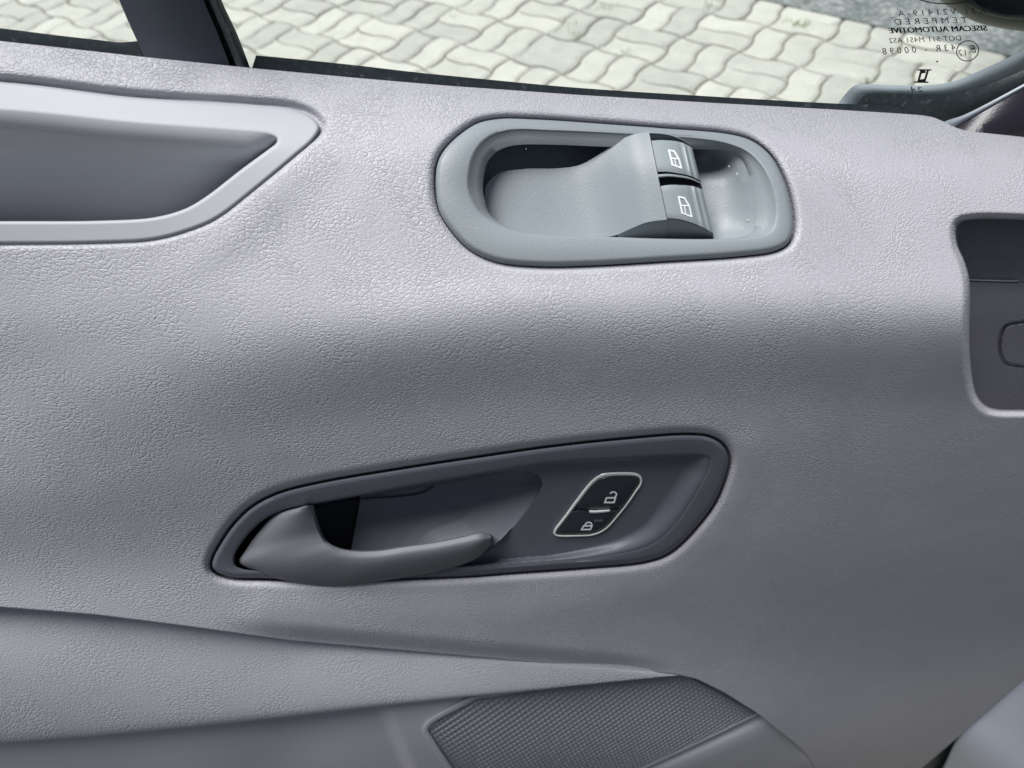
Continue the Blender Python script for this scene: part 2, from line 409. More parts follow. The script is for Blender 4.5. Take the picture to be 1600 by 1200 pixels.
# ---------------------------------------------------------------- upper trim (the leather-grained skin)
TOPX = [(-1200,-85),(-700,-20),(-300,28),(0,64),(100,75),(215,88),(390,106),(560,122),(700,134),(900,148),(1100,160),(1300,171),(1400,177),(1440,180),(1458,183),(1475,190),(1492,199),(1512,205),(1560,210),(1620,216),(1900,245),(2500,305)]
BOTX = [(-1200,870),(-700,905),(-300,935),(0,948),(150,960),(300,979),(450,1000),(700,1022),(900,1040),(1000,1049),(1055,1053),(1090,1061),(1134,1083),(1186,1116),(1215,1140),(1245,1163),(1262,1180),(1276,1202),(1300,1243),
        (1330,1285),(1370,1285),(1400,1240),(1440,1200),(1500,1149),(1600,1060),(1900,800),(2200,540),(2440,340),(2500,312)]
def skin_off(px, py):
    o = np.zeros(px.shape)
    s = sdist(px, py, sw_o); o += 0.0030*np.exp(-np.maximum(s-1, 0)**2/(2*5.0**2)) + 0.004*ss(4.2, .3, s) + 0.05*ss(-2, -8, s)
    s = sdist(px, py, pk_o); up = ss(30, -10, py-lut(px, [(0, 160), (500, 200)]))
    o += (0.0012+0.0035*up)*np.exp(-np.maximum(s-1, 0)**2/(2*(3.0+3*up)**2)) + 0.09*ss(-1.5, -8, s)
    s = sdist(px, py, hb_o); o += 0.0034*np.exp(-np.maximum(s-3, 0)**2/(2*5.0**2)) + 0.009*ss(5.4, 1.2, s) + 0.06*ss(-3, -10, s)
    s = sdist(px, py, cup_i); o += 0.0045*ss(12, 0, s)**1.7 + ss(1, -5, s)*0.10
    # soft crease that runs from the pocket's corner down to the fold, and the swell beside it
    cl = [(520,215),(470,255),(410,320),(350,375),(280,420),(220,450)]
    d = seg_dist(px, py, cl); o -= 0.0007*np.exp(-(d/30)**2)*ss(150, 400, px)*ss(200, 330, py)
    o += 0.0003*np.exp(-(seg_dist(px, py, [(560,250),(470,340),(390,420)])/38)**2)
    # swell under the handle and beside the window bar
    o -= 0.0016*np.exp(-(seg_dist(px, py, [(420,950),(800,960),(1040,915)])/34)**2)
    o += 0.0016*np.exp(-((px-295)/60)**2-((py-135)/30)**2)
    be = np.interp(px, *np.array(BOTX).T)-py
    o += 0.0075*ss(34, 0, be)**1.7*ss(320, 520, px)*ss(1075, 960, px)
    # low swell behind the handle's round end
    o -= 0.0010*np.exp(-(seg_dist(px, py, [(1170,700),(1165,760),(1120,840)])/26)**2)
    return o
cx = np.concatenate([np.arange(-1130, -30, 7.0), np.arange(-30, 1630, 2.1), np.arange(1630, 2500, 7.0)]); nr = 540
ty = smooth1(np.interp(cx, *np.array(TOPX).T), 1.2); by = smooth1(np.interp(cx, *np.array(BOTX).T), 2.2)
s = np.linspace(0, 1, nr)[:, None]
PX = np.broadcast_to(cx, (nr, len(cx))).copy(); PY = ty+(by-ty)*s
T = T0(PX, PY)+skin_off(PX, PY)
pre = [(0.8, .030), (0.8, .012), (0.5, .0035), (0.2, .0010)]; post = [(0.2, .0008), (0.4, .003), (-1.0, .008), (-6.0, .030)]
PXa = np.vstack([PX[:1]]*4+[PX]+[PX[-1:]]*4)
PYa = np.vstack([PY[:1]+1.2-a for a, _ in pre]+[PY]+[PY[-1:]+a for a, _ in post])
Ta = np.vstack([T[:1]+d for _, d in pre]+[T]+[T[-1:]+d for _, d in post])
V = unproj(PXa, PYa, Ta)
base3 = unproj(PXa, PYa, T0(PXa, PYa))
vlen = np.vstack([np.zeros((1, len(cx))), np.cumsum(np.linalg.norm(np.diff(base3, axis=0), axis=2), 0)])
ref = int(nr*0.33); vlen -= vlen[ref]-smooth1(base3[ref, :, 2], 20)*0.0
uv = np.stack([base3[..., 0], -vlen], -1).reshape(-1, 2)
keep = np.ones((V.shape[0]-1, V.shape[1]-1), bool)
trim = link('upper_trim', V.reshape(-1, 3), qgrid(*V.shape[:2]), M['trim'], door, smooth=0, uv=uv)
trim.data.polygons.foreach_set('use_smooth', [True]*len(trim.data.polygons))

# grab recess cup at the right, its shade put into a darker leather
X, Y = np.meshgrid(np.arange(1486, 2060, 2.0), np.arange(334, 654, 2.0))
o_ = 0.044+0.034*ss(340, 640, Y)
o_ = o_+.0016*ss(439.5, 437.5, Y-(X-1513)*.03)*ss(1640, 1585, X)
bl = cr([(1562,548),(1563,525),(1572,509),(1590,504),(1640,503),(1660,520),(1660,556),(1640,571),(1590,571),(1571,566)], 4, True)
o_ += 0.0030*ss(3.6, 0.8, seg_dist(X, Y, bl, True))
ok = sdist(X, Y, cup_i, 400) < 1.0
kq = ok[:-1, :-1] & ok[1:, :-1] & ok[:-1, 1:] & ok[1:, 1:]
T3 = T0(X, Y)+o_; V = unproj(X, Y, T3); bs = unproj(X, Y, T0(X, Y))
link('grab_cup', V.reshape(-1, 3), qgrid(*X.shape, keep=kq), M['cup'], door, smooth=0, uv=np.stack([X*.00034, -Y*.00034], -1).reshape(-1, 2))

cupd = lambda p, q: T0(p, q)+0.044+0.034*ss(340, 640, np.asarray(q, float))
link('seam_highlight', *ribbon([(1511,437),(1540,438),(1570,439),(1593,439)], np.array([1.6, 1.8, 1.6, .6]).repeat(3)[:10], cupd, .0012, .004, m=3), M['pocket'], door)  # pale strip standing in for light caught along the seam

# ---------------------------------------------------------------- armrest shelf below it
ARM_B = [(-1200,1215),(-700,1192),(-300,1176),(0,1161),(150,1150),(300,1136),(450,1120),(570,1106),(700,1092),(800,1082),(950,1066),(1060,1055),(1090,1053)]
ax = np.arange(-1120, 1085, 4.0)
at_ = np.interp(ax, *np.array(BOTX).T); ab = smooth1(np.interp(ax, *np.array(ARM_B).T), 4)
gap = 0.016*ss(1085, 300, ax)**0.8+0.0015
rows = []
uvr = []
for k, (sv, g) in enumerate([(-.22, 1.9), (-.08, 1.45), (.0, 1.2), (.06, 1.05), (.14, .90), (.25, .74), (.4, .56), (.55, .40), (.7, .27), (.82, .18), (.91, .13), (.96, .14), (.985, .20), (1.0, .32), (1.0, 1.2), (.97, 3.0)]):
    y = at_+(ab-at_)*sv
    if sv < 0: y = at_+sv*60
    rows.append(unproj(ax, y, T0(ax, y)+gap*g+0.0006)); uvr.append(np.column_stack([ax*0.00034, -y*0.00036]))
V, F = rows_mesh(rows)
link('armrest', V, F, M['trim'], door, uv=np.vstack(uvr), smooth=50)

# ---------------------------------------------------------------- lower hard trim and speaker
lx = np.arange(-1120, 1420, 5.0); ly0 = np.interp(lx, *np.array(ARM_B).T); ly0 = np.where(lx > 1050, np.interp(lx, *np.array(BOTX).T), ly0)
nl = 70; sv = np.linspace(0, 1, nl)[:, None]
LX = np.broadcast_to(lx, (nl, len(lx))).copy(); LY = (ly0-14)+(1320-ly0+14)*sv
GR_TOP = [(640,1170),(660,1140),(674,1128),(690,1118),(740,1093),(906,1070),(1055,1048),(1100,1058),(1200,1118)]
def side(px, py, a, b_):   # signed distance to a line, positive to its right as it runs down
    d = np.array(b_, float)-np.array(a, float); d /= np.hypot(*d)
    return (px-a[0])*(-d[1])*-1+(py-a[1])*-d[0]
def lower_off(px, py):
    o = np.full(px.shape, 0.0165)
    l1 = side(px, py, (596, 1095), (650, 1215)); o += 0.010*ss(10, -16, l1)
    o += 0.006*ss(380, 250, px)*0+0.005*np.exp(-((px-470+0.3*(py-1100))/80)**2)
    l2 = side(px, py, (1186, 1117), (1000, 1202))      # ledge right of the grille
    o += -0.006*ss(2, 30, l2)+0.0045*ss(-4, 2, l2)*ss(14, 3, l2)
    o += .008*ss(2, -6, sdist(px, py, [(672,1142),(690,1123),(742,1094),(906,1071),(1055,1049),(1100,1058),(1188,1115),(1007,1200),(860,1270),(755,1290),(705,1200)], 40))
    o -= 0.008*np.exp(-(seg_dist(px, py, [(1262, 1190), (1290, 1260)])/14)**2)
    return o
V = unproj(LX, LY, T0(LX, LY)+lower_off(LX, LY))
lower = link('lower_trim', V.reshape(-1, 3), qgrid(*V.shape[:2]), M['lower'], door, smooth=50)
# grille: woven relief of small pips
GT = [(672,1141),(678,1132),(690,1123),(712,1109),(742,1094),(906,1071),(1040,1053),(1062,1050),(1200,1125)]
gx = np.arange(672, 1190, 1.5)
gt = np.interp(gx, *np.array(GT).T); gb = np.minimum(lut(gx, [(672,1143),(705,1200),(758,1290)]), lut(gx, [(860,1268),(1007,1199.5),(1188,1115.5),(1200,1110)]))
gb = np.maximum(gb, gt+0.5); gt = np.minimum(gt, gb-0.3)
ng = 120; sv = np.linspace(0, 1, ng)[:, None]
X = np.broadcast_to(gx, (ng, len(gx))).copy(); Y = gt+(gb-gt)*sv
p3 = unproj(X, Y, T0(X, Y)); gu = p3[..., 0]*1000; gv = np.hypot(p3[..., 1], p3[..., 2])*0+(-p3[..., 2]*0.9+p3[..., 1]*-0.45)*1000
th = R(24); ga = gu*math.cos(th)+gv*.55*math.sin(th); gb_ = -gu*math.sin(th)+gv*.55*math.cos(th)
pitch = 4.5
pip = 2*ss(-.35, .75, np.cos(2*np.pi*ga/pitch)*np.cos(2*np.pi*gb_/pitch))-1
edge = np.minimum(np.minimum(Y-gt, gb-Y), 1e3)
Tg = T0(X, Y)+0.0170-0.0009*pip*ss(0, 6, edge)+0.0030*ss(7, 0, edge)*0
rowsV = unproj(X, Y, Tg)
gr = link('speaker_grille', rowsV.reshape(-1, 3), qgrid(*rowsV.shape[:2]), M['grille'], door, smooth=0)
gr.data.polygons.foreach_set('use_smooth', [True]*len(gr.data.polygons)); gr['kind'] = 'stuff'
lowd = lambda px, py: T0(px, py)+lower_off(px, py)
rim = [(800,1330),(752,1272),(700,1198),(672,1156),(664,1141),(670,1130),(690,1117),(715,1104),(742,1091),(800,1082)]
v = ribbon(rim, np.array([9]*8+[5, 1]).repeat(5)[:46], lambda a, b_: T0(a, b_)+0.0165, 0.0022, 0.004, m=5, dome=.0008)
link('speaker_rim', *v, M['lower'], door)
v = ribbon([(1192,1112),(1110,1152),(1007,1200),(900,1250)], 4.0, lambda a, b_: T0(a, b_)+0.0165, 0.0030, 0.004, m=5, dome=.0006)
link('speaker_rim', *v, M['lower'], door)

# ---------------------------------------------------------------- storage pocket
O, I = off(PK_OUT, 0), off(PK_IN, 0); n = len(O)
topm = np.array([1,1,1,1,.95,.7,.3,.05,0,0,0,0,0,0,0,0.])
def shift(P, dx, dy): Q = P.copy(); Q[:, 0] += dx; Q[:, 1] += dy; return Q
r = [off(O, .008), off(O, .0010), off(inset(O, 1.5), .0002), off(inset(O, 4), -.0002), off(inset(O, 6), -.0002), off(inset(I, -5.0), -.0002), off(inset(I, -2.0), -.0002), off(I, -.0001*topm+.0002*(1-topm)),
     off(inset(I, 1.2), .00003*topm+.0008*(1-topm)), off(shift(I, 0, 12*topm), .0011*topm+.006*(1-topm)), off(shift(I, 0, 26*topm), .0044*topm+.014*(1-topm)),
     off(shift(I, 0, 40*topm), .0106*topm+.03*(1-topm)), off(shift(I, 0, 58*topm), .0208*topm+.06*(1-topm))]
pr = ringloft(r, 8)
ic = cr(I, 8, True); bx = np.arange(-516, 436, 6.0)
tp = ic[:int(len(ic)*6.2/16)]; bt_ = ic[int(len(ic)*7.2/16):]; o1 = np.argsort(tp[:, 0]); o2 = np.argsort(bt_[:, 0])
b0 = np.interp(bx, tp[o1, 0], tp[o1, 1])+28-18*ss(380, 430, bx); b1 = np.maximum(np.interp(bx, bt_[o2, 0], bt_[o2, 1])+10, b0+4)
bw = []
for k in range(25):
    y = b0+(b1-b0)*k/24; d = y-b0+28
    bw.append(unproj(bx, y, T0(bx, y)+np.interp(d, [28, 40, 58, 95, 200, 300], [.0050, .0106, .0208, .0335, .058, .08])+.0002))
link('door_pocket', *join(pr, rows_mesh(bw)), M['pocket'], door, smooth=60)

# ---------------------------------------------------------------- window switch panel
O = off(SW_OUT, 0)
gk = [off(shift(O, -2.5, 8.5), .014), off(shift(O, -2.5, 8), .0036), off(shift(O, -1.5, 5), .0022), off(shift(O, -.5, 2), .0030)]
r = [off(shift(O, -1, 3), .006), off(shift(O, -1, 3), .0012), off(O, .0002), off(inset(O, 1.6), -.0012), off(inset(O, 5), -.0020), off(inset(O, 8), -.0023), off(inset(SW_IN, -4), -.0022), off(inset(off(SW_IN, 0), -1), -.0018),
     off(inset(off(SW_IN, 0), 1.0), -.0008)]
mid = (np.array(SW_IN, float)+np.array(SW_WELL, float))/2
r += [off(mid, .0016), off(SW_WELL, .0048), off(inset(off(SW_WELL, 0), .6), .007), off(SW_WELL, .018), off(SW_WELL, .029)]
V1 = ringloft(r, 6)
bez = link('switch_panel', *V1, M['plastic'], door, smooth=60)
link('gasket', *ringloft(gk, 6), M['gloss'], bez, smooth=60)
fl = ringloft([off(inset(off(SW_WELL, 0), -3),   .0285), off(inset(off(SW_WELL, 0), 10),   .0285)], 6, True)
link('well_floor', *fl, M['plastic'], bez)
TT = [(757,314,.017),(760,290,.017),(779,271,.017),(820,264,.017),(870,263,.0168),(905,258,.015),(935,242,.0100),(965,221,.003),(990,210,-.0025),(1014,206,-.0052)]
BB = [(763,336,.017),(780,353,.017),(806,363,.017),(840,369,.017),(890,371,.0162),(930,371,.0138),(960,368,.0092),(986,357,.0035),(1012,347,-.0015),(1042,343,-.0042)]
TR = [(1014,206,-.0052),(1030,207,-.0056),(1046,210,-.0052),(1064,217,-.0030),(1081,229,.0012)]
BR = [(1042,343,-.0042),(1058,344,-.0046),(1075,348,-.0042),(1096,356,-.0020),(1115,367,.0022)]
def loftsheet(T_, B_, m=8, nb=26, bulge=0.0):
    a, b_ = cr(T_, m), cr(B_, m); rr = []
    for k in range(nb+1):
        q = a*(1-k/nb)+b_*(k/nb); q[:, 2] -= bulge*math.sin(math.pi*k/nb); rr.append(q)
    return rr
rr = loftsheet(TT, BB)
# soft cove along the far edge of the floor, skirts all round
e1 = rr[0].copy(); e1[:, 2] += .0022; e1[:, 1] += 0.5
sk0 = rr[0].copy(); sk0[:, 2] += .03
b1 = rr[-1].copy(); b1[:, 1] = np.where(b1[:, 0] > 965, np.clip(372.5+0*b1[:, 1], b1[:, 1]+1, 500), b1[:, 1]+3); b1[:, 2] = np.where(b1[:, 0] > 965, .010, .03)
V, F = rows_mesh([surf(q) for q in [sk0]+rr+[b1]])
link('switch_console', V, F, M['plastic'], bez, smooth=45)
# end face of the right half + dark slot floor
rs = loftsheet(TR, BR, 10, 60)
def at_ab(a, b_):   # a 0..1 along the arch, b 0..1 across
    i = a*(len(rs[0])-1); j = b_*(len(rs)-1); i0 = np.clip(np.floor(i).astype(int), 0, len(rs[0])-2); j0 = np.clip(np.floor(j).astype(int), 0, len(rs)-2)
    G = np.array(rs); fa = (i-i0)[..., None]; fb = (j-j0)[..., None]
    return (G[j0, i0]*(1-fa)+G[j0, i0+1]*fa)*(1-fb)+(G[j0+1, i0]*(1-fa)+G[j0+1, i0+1]*fa)*fb
av = np.linspace(0, 1, 34)
def sheet(btop, bbot, lift, ridge=False, nb=12, wall=.006, inset_a=(0., 1.)):
    out = []
    aa = inset_a[0]+(inset_a[1]-inset_a[0])*av
    bt = lut(aa, btop); bb = lut(aa, bbot)
    hump = 0*aa
    if ridge: hump = .0011*np.exp(-((aa-.80)/.035)**2)+.0011*np.exp(-((aa-.93)/.035)**2)-.0004*np.exp(-((aa-.70)/.03)**2)
    for k in range(nb+1):
        q = at_ab(aa, bt*(1-k/nb)+bb*(k/nb)); q[:, 2] -= lift+hump-0.0006*(abs(2*k/nb-1)**8); out.append(q)
    lo0 = out[0].copy(); lo0[:, 2] += wall; lo1 = out[-1].copy(); lo1[:, 2] += wall
    out = [lo0]+out+[lo1]
    out = np.array(out); l = out[:, :1].copy(); l[..., 2] += wall; r_ = out[:, -1:].copy(); r_[..., 2] += wall
    out = np.concatenate([l, out, r_], 1)
    return out
def addsheet(name, o, m, parent, smooth=50):
    V = surf(o); return link(name, V.reshape(-1, 3), qgrid(*o.shape[:2]), m, parent, smooth=smooth)
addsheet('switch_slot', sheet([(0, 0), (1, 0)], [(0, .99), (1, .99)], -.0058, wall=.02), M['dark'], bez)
addsheet('slot_divider', sheet([(0, -.005), (1, -.005)], [(0, .022), (.6, .012), (1, .0)], .0000, nb=3, wall=.009), M['plastic'], bez)
addsheet('slot_divider', sheet([(0, .485), (.5, .46), (1, .405)], [(0, .525), (.5, .49), (1, .425)], .0004, nb=3, wall=.009), M['plastic'], bez)
b_1 = sheet([(0, .10), (.45, .075), (1, .012)], [(0, .455), (.5, .44), (1, .385)], -.0003, True, inset_a=(.015, 1.0))
b_2 = sheet([(0, .62), (.5, .575), (1, .485)], [(0, .985), (1, .985)], -.0003, True, inset_a=(.015, 1.0))
sw1 = addsheet('window_switch', b_1, M['button'], bez); sw2 = addsheet('window_switch', b_2, M['button'], bez)
# dark end face under the second switch
bl = cr(BB, 8); bl = bl[bl[:, 0] > 972]
a_ = np.vstack([bl[:-1]-A(0, 0, .0003), at_ab(av, np.full(34, .995))]); c_ = a_.copy(); c_[:, 1] = np.maximum(373.5, a_[:, 1]+2); c_[:, 2] = .0112
V, F = rows_mesh([surf(q) for q in (a_+A(0, 0, .0001), a_*.66+c_*.34, a_*.33+c_*.67, c_)]); link('console_end', V, F, M['plastic'], bez)
# bowl right of the switches
r0 = A((1078,228,.022),(1108,232,.012),(1133,234.5,.006),(1157,246.5,.0052),(1172,277,.0050),(1180,312,.0050),(1182,340,.0050),(1176,360,.0052),(1160,370,.0065),(1116,374,.011),(1106,345,.017),(1092,283,.020))
r1 = A((1080,244,.025),(1108,247,.022),(1130,249,.016),(1147,259,.010),(1160,284,.0085),(1168,315,.0080),(1169,340,.0082),(1163,357,.0090),(1150,364,.0105),(1118,370,.014),(1107,344,.0175),(1093,284,.022))
r2 = A((1084,262,.0235),(1106,262,.0232),(1124,263,.0205),(1138,270,.0150),(1148,290,.0125),(1153,316,.0120),(1153,340,.0120),(1148,351,.0125),(1140,357,.0135),(1120,360,.0155),(1109,342,.0178),(1096,290,.0205))
r3 = A((1098,278,.0208),(1108,276,.0200),(1120,277,.0182),(1130,282,.0165),(1136,298,.0155),(1138,318,.0152),(1138,335,.0152),(1135,342,.0155),(1130,346,.0158),(1119,346,.0168),(1111,334,.0178),(1103,296,.0198))
CP = np.vstack([r0[::1], r1, r2, r3]); kern = lambda d: np.where(d > 0, d*d*np.log(np.maximum(d, 1e-9)), 0)
D_ = np.hypot(CP[:, None, 0]-CP[None, :, 0], CP[:, None, 1]-CP[None, :, 1]); nC = len(CP)
Pm = np.column_stack([np.ones(nC), CP[:, :2]]); K_ = np.zeros((nC+3, nC+3)); K_[:nC, :nC] = kern(D_)+np.eye(nC)*60; K_[:nC, nC:] = Pm; K_[nC:, :nC] = Pm.T
sol = np.linalg.solve(K_, np.append(CP[:, 2], [0, 0, 0]))
X, Y = np.meshgrid(np.arange(1068, 1190, 1.5), np.arange(224, 380, 1.5))
Dg = np.hypot(X[..., None]-CP[:, 0], Y[..., None]-CP[:, 1]); Og = kern(Dg)@sol[:nC]+sol[nC]+sol[nC+1]*X+sol[nC+2]*Y
ok = sdist(X, Y, cr(off(r0, 0), 4, True)) < 2.6
kq = ok[:-1, :-1] & ok[1:, :-1] & ok[:-1, 1:] & ok[1:, 1:]
V = unproj(X, Y, T0(X, Y)+Og)
link('switch_bowl', V.reshape(-1, 3), qgrid(*X.shape, keep=kq), M['plastic'], bez, smooth=70)
# window symbols
def z5(*p): return [(960+x/5.714, 190+y/5.714) for x, y in p]
for o, par, base_, mid_, iv in ((b_1, sw1, [(487,256),(533,263),(577,335),(597,412),(519,386)], [(503,325),(572,333)], [(536,330),(551,393)]), (b_2, sw2, [(574,672),(624,681),(668,752),(690,848),(606,816)], [(590,748),(664,752)], [(624,750),(640,825)])):
    T_ = T0(o[..., 0], o[..., 1])+o[..., 2]; f_ = near_depth(o[1:-1, 1:-1, 0], o[1:-1, 1:-1, 1], T_[1:-1, 1:-1])
    parts = [ribbon(z5(*base_), 2.3, f_, .00035, .0006, closed=True), ribbon(z5(*mid_), 1.9, f_, .00038, .0006), ribbon(z5(*iv), 1.3, f_, .00036, .0006)]
    link('window_symbol', *join(*parts), M['white'], bez, smooth=0)

# ---------------------------------------------------------------- inner door handle
O = off(HB_OUT, 0); I = off(HB_IN, 0)
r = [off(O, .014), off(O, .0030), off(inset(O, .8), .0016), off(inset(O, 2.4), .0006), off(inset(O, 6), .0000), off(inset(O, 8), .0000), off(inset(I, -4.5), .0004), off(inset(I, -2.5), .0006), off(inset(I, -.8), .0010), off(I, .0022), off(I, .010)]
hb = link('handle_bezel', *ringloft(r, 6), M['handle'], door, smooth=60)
CUPH = [(470,770),(640,752),(775,738),(826,738),(842,745),(847,754),(840,773),(814,809),(780,846),(752,868),(706,885),(640,897),(380,905),(340,880),(380,810)]
hb_in = cr(off(HB_IN, 0), 4, True); cuph = cr(off(CUPH, 0), 5, True)
RC = [(1108,716),(1104,740),(1088,768),(1060,812),(1036,838),(1020,849),(994,859),(915,872),(804,880),(725,886),(637,890),(560,893)]
def panel_off(px, py):
    d = -sdist(px, py, hb_in); dr = seg_dist(px, py, cr(off(RC, 0), 4)); dr = np.where(inside(px, py, hb_in), dr, 0)
    wr = lut(px, [(760, 7), (860, 9), (960, 22), (1030, 40), (1110, 36)])
    o = 0.0012+.0085*np.minimum(ss(-1, 6, d), ss(0, 1, dr/wr))
    return o
def cup_off(px, py):
    dc = -sdist(px, py, cuph, 600)
    curve = [(840,773),(814,809),(780,846),(752,868),(706,885)]
    full = [(826,738),(842,745),(847,754)]+curve
    d = seg_dist(px, py, cr(off(full, 0), 5))
    o = lut(d, [(0, 0), (2, .0010), (8, .0022), (25, .0055), (45, .0098), (65, .0138), (85, .0165), (110, .0182), (140, .0188), (600, .0190)])
    o = o+.022*np.clip((865-py)/105, 0, 1)-.009
    hole = side(px, py, (563, 770), (549, 850)); o = o+.022*ss(1.5, -2.5, hole)
    g = seg_dist(px, py, cr(off([(560,778),(640,772),(662,767),(684,753)], 0), 5)); o = o+.0016*ss(3, 0.4, g)
    return np.where(dc > 0, o, 0)
hx = np.arange(350, 1124, 1.2); hy = np.arange(700, 914, 1.2)
X, Y = np.meshgrid(hx, hy)
# pull grid columns onto the cup edge is not needed: the sheet is fine enough
Tp = T0(X, Y)+panel_off(X, Y)+cup_off(X, Y)
ok = sdist(X, Y, hb_in) < 3.5
kq = ok[:-1, :-1] & ok[1:, :-1] & ok[:-1, 1:] & ok[1:, 1:]
V = unproj(X, Y, Tp)
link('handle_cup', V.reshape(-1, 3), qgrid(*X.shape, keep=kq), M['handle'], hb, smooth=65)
pand = lambda px, py: T0(px, py)+panel_off(np.atleast_1d(px), np.atleast_1d(py))
# lever: a curved paddle from the far-left pivot to the finger bar
U = A((484,789),(487,802),(491,816),(497,832),(505,846),(516,857),(532,865),(556,868.5),(590,868),(630,862),(680,855),(720,847),(752,840),(767,838.5))
WL = A((474,791),(432,803),(404,832),(385,858),(374,878),(402,893),(440,906),(480,913.5),(530,917),(590,909),(650,900),(705,888),(748,871),(768,851))
n_ = len(U); ta = np.linspace(0, 1, n_)
tipk = ss(.93, 1.0, ta); left = ss(.45, .2, ta)
prof = [(-.34, 0, .022), (-.30, -7, .006), (-.22, -8.5, -.004), (-.10, -6.5, -.0078), (0, -.8, -.0104), (.04, 0, -.0114), (.12, 0, -.0120), (.28, 0, -.0122), (.45, 0, -.0114), (.62, 0, -.0100), (.78, 0, -.0078), (.90, 0, -.0050), (.97, 0, -.0018), (1.0, 0, .004), (1.0, 0, .020)]
rr = []
for s_, dy, o_ in prof:
    b_ = max(s_, 0); q = U*(1-b_)+WL*b_
    if s_ <= 0:
        q = U.copy(); q[:, 1] += dy*(1-left)*(1-.5*tipk); q[:, 0] += np.where(left > 0, 6*left*(-dy/8.5), 0)
    lo = .0035+.0035*0
    leftprof = {True: o_, False: o_}[True]
    # left end lies almost flush under the bezel and dips to the pivot side
    ol = np.interp(b_, [0, .12, .4, .7, .9, 1.0], [-.0045, -.0058, -.0062, -.0030, .0018, .0040]) if s_ >= 0 else [.02, .010, .004, -.0015][[-.34, -.30, -.22, -.10].index(s_)]
    if s_ == 1.0 and o_ > .01: ol = .02
    oo = o_*(1-left)+ol*left
    oo = oo+.0045*tipk
    rr.append(np.column_stack([q, oo]))
rr = [cr(q, 7) for q in rr]
V, F = rows_mesh([surf(q) for q in rr]); nc = len(rr[0])
F += [[k*nc+nc-1 for k in range(len(rr))]]
link('lever', V, F, M['lever'], hb, smooth=55)

# ---------------------------------------------------------------- door lock buttons
def z6(*p): return [(840+x/8, 720+y/8) for x, y in p]
RING = z6((212,905),(225,862),(300,765),(380,660),(460,550),(540,445),(610,352),(680,272),(750,215),(830,182),(920,168),(1020,164),(1130,164),(1220,172),(1275,198),(1296,245),(1285,300),(1240,365),(1150,500),(1075,600),(1000,690),(930,775),(865,840),(790,890),(710,920),(640,934),(540,938),(420,941),(290,941),(235,932))
wd = np.interp(np.arange(len(RING)), [0, 4, 9, 13, 15, 18, 22, 26, 29], [4.0, 5.0, 5.8, 5.2, 4.0, 3.0, 2.6, 2.6, 3.2])
lockb = link('lock_switch', *plate(inset(np.column_stack([RING, [0]*len(RING)]), -2.6), pand, .0004, .004), M['dark'], hb)
ringw = np.interp(np.linspace(0, len(RING), len(RING)*3, endpoint=False), np.arange(len(RING)+1), np.append(wd, wd[0]))
link('chrome_ring', *ribbon(RING, ringw, pand, .0014, .003, True, 3, dome=.0007), M['chrome'], hb, smooth=60)
inn = inset(np.column_stack([RING, [0]*len(RING)]), 3.6)[:, :2]
spl = np.array(z6((440,596),(520,608),(600,618),(640,636),(700,640),(800,632),(890,622),(940,612),(1060,588)))
def clip_side(P, upper):
    Q = [p for p in cr(np.column_stack([P, P[:, 0]*0]), 3, True)[:, :2] if (p[1] < np.interp(p[0], spl[:, 0], spl[:, 1])-1.0) == upper and abs(p[1]-np.interp(p[0], spl[:, 0], spl[:, 1])) > 1.2]
    return np.array(Q)
def poly_plate(P, lift, thick):
    c = P.mean(0); ang = np.arctan2(P[:, 1]-c[1], (P[:, 0]-c[0])); P = P[np.argsort(ang)]
    Q = inset(np.column_stack([P, P[:, 0]*0]), 0.7)[:, :2]
    r = [unproj(p[:, 0], p[:, 1], pand(p[:, 0], p[:, 1])-l) for p, l in ((P, lift-thick), (P, lift-.0003), (Q, lift))]
    return rows_mesh(r, True, True)
sx_u = spl[(spl[:, 0] > 899) & (spl[:, 0] < 970)]
PU = np.vstack([clip_side(inn, True), sx_u+A(0, -1.0)]); PL = np.vstack([clip_side(inn, False), sx_u+A(0, 1.2)])
link('lock_button', *poly_plate(PU, .0014, .0022), M['gloss'], hb, smooth=30)
link('lock_button', *poly_plate(PL, .0014, .0022), M['gloss'], hb, smooth=30)
link('chrome_bar', *ribbon(z6((645,638),(720,640),(810,634),(905,624)), np.array([4.2, 4.4, 4.2, 3.4]), pand, .0022, .002, dome=.0007), M['chrome'], hb, smooth=60)
link('lock_indicator', *ribbon(z6((705,750),(815,744)), 3.4, pand, .00155, .001), M['led'], hb)
pts = [ribbon(z6((860,465),(975,462),(955,520),(840,522)), 2.3, pand, .0017, .0006, True), ribbon(z6((905,410),(930,392),(962,390),(985,408),(984,432),(960,462)), 2.2, pand, .00172, .0006)]
link('unlock_symbol', *join(*pts), M['white'], hb, smooth=0)
pts = [ribbon(z6((575,815),(680,812),(660,858),(550,860)), 2.2, pand, .0017, .0006, True), ribbon(z6((590,812),(605,782),(635,768),(665,775),(678,795),(672,812)), 2.1, pand, .00172, .0006)]
link('lock_symbol', *join(*pts), M['white'], hb, smooth=0)

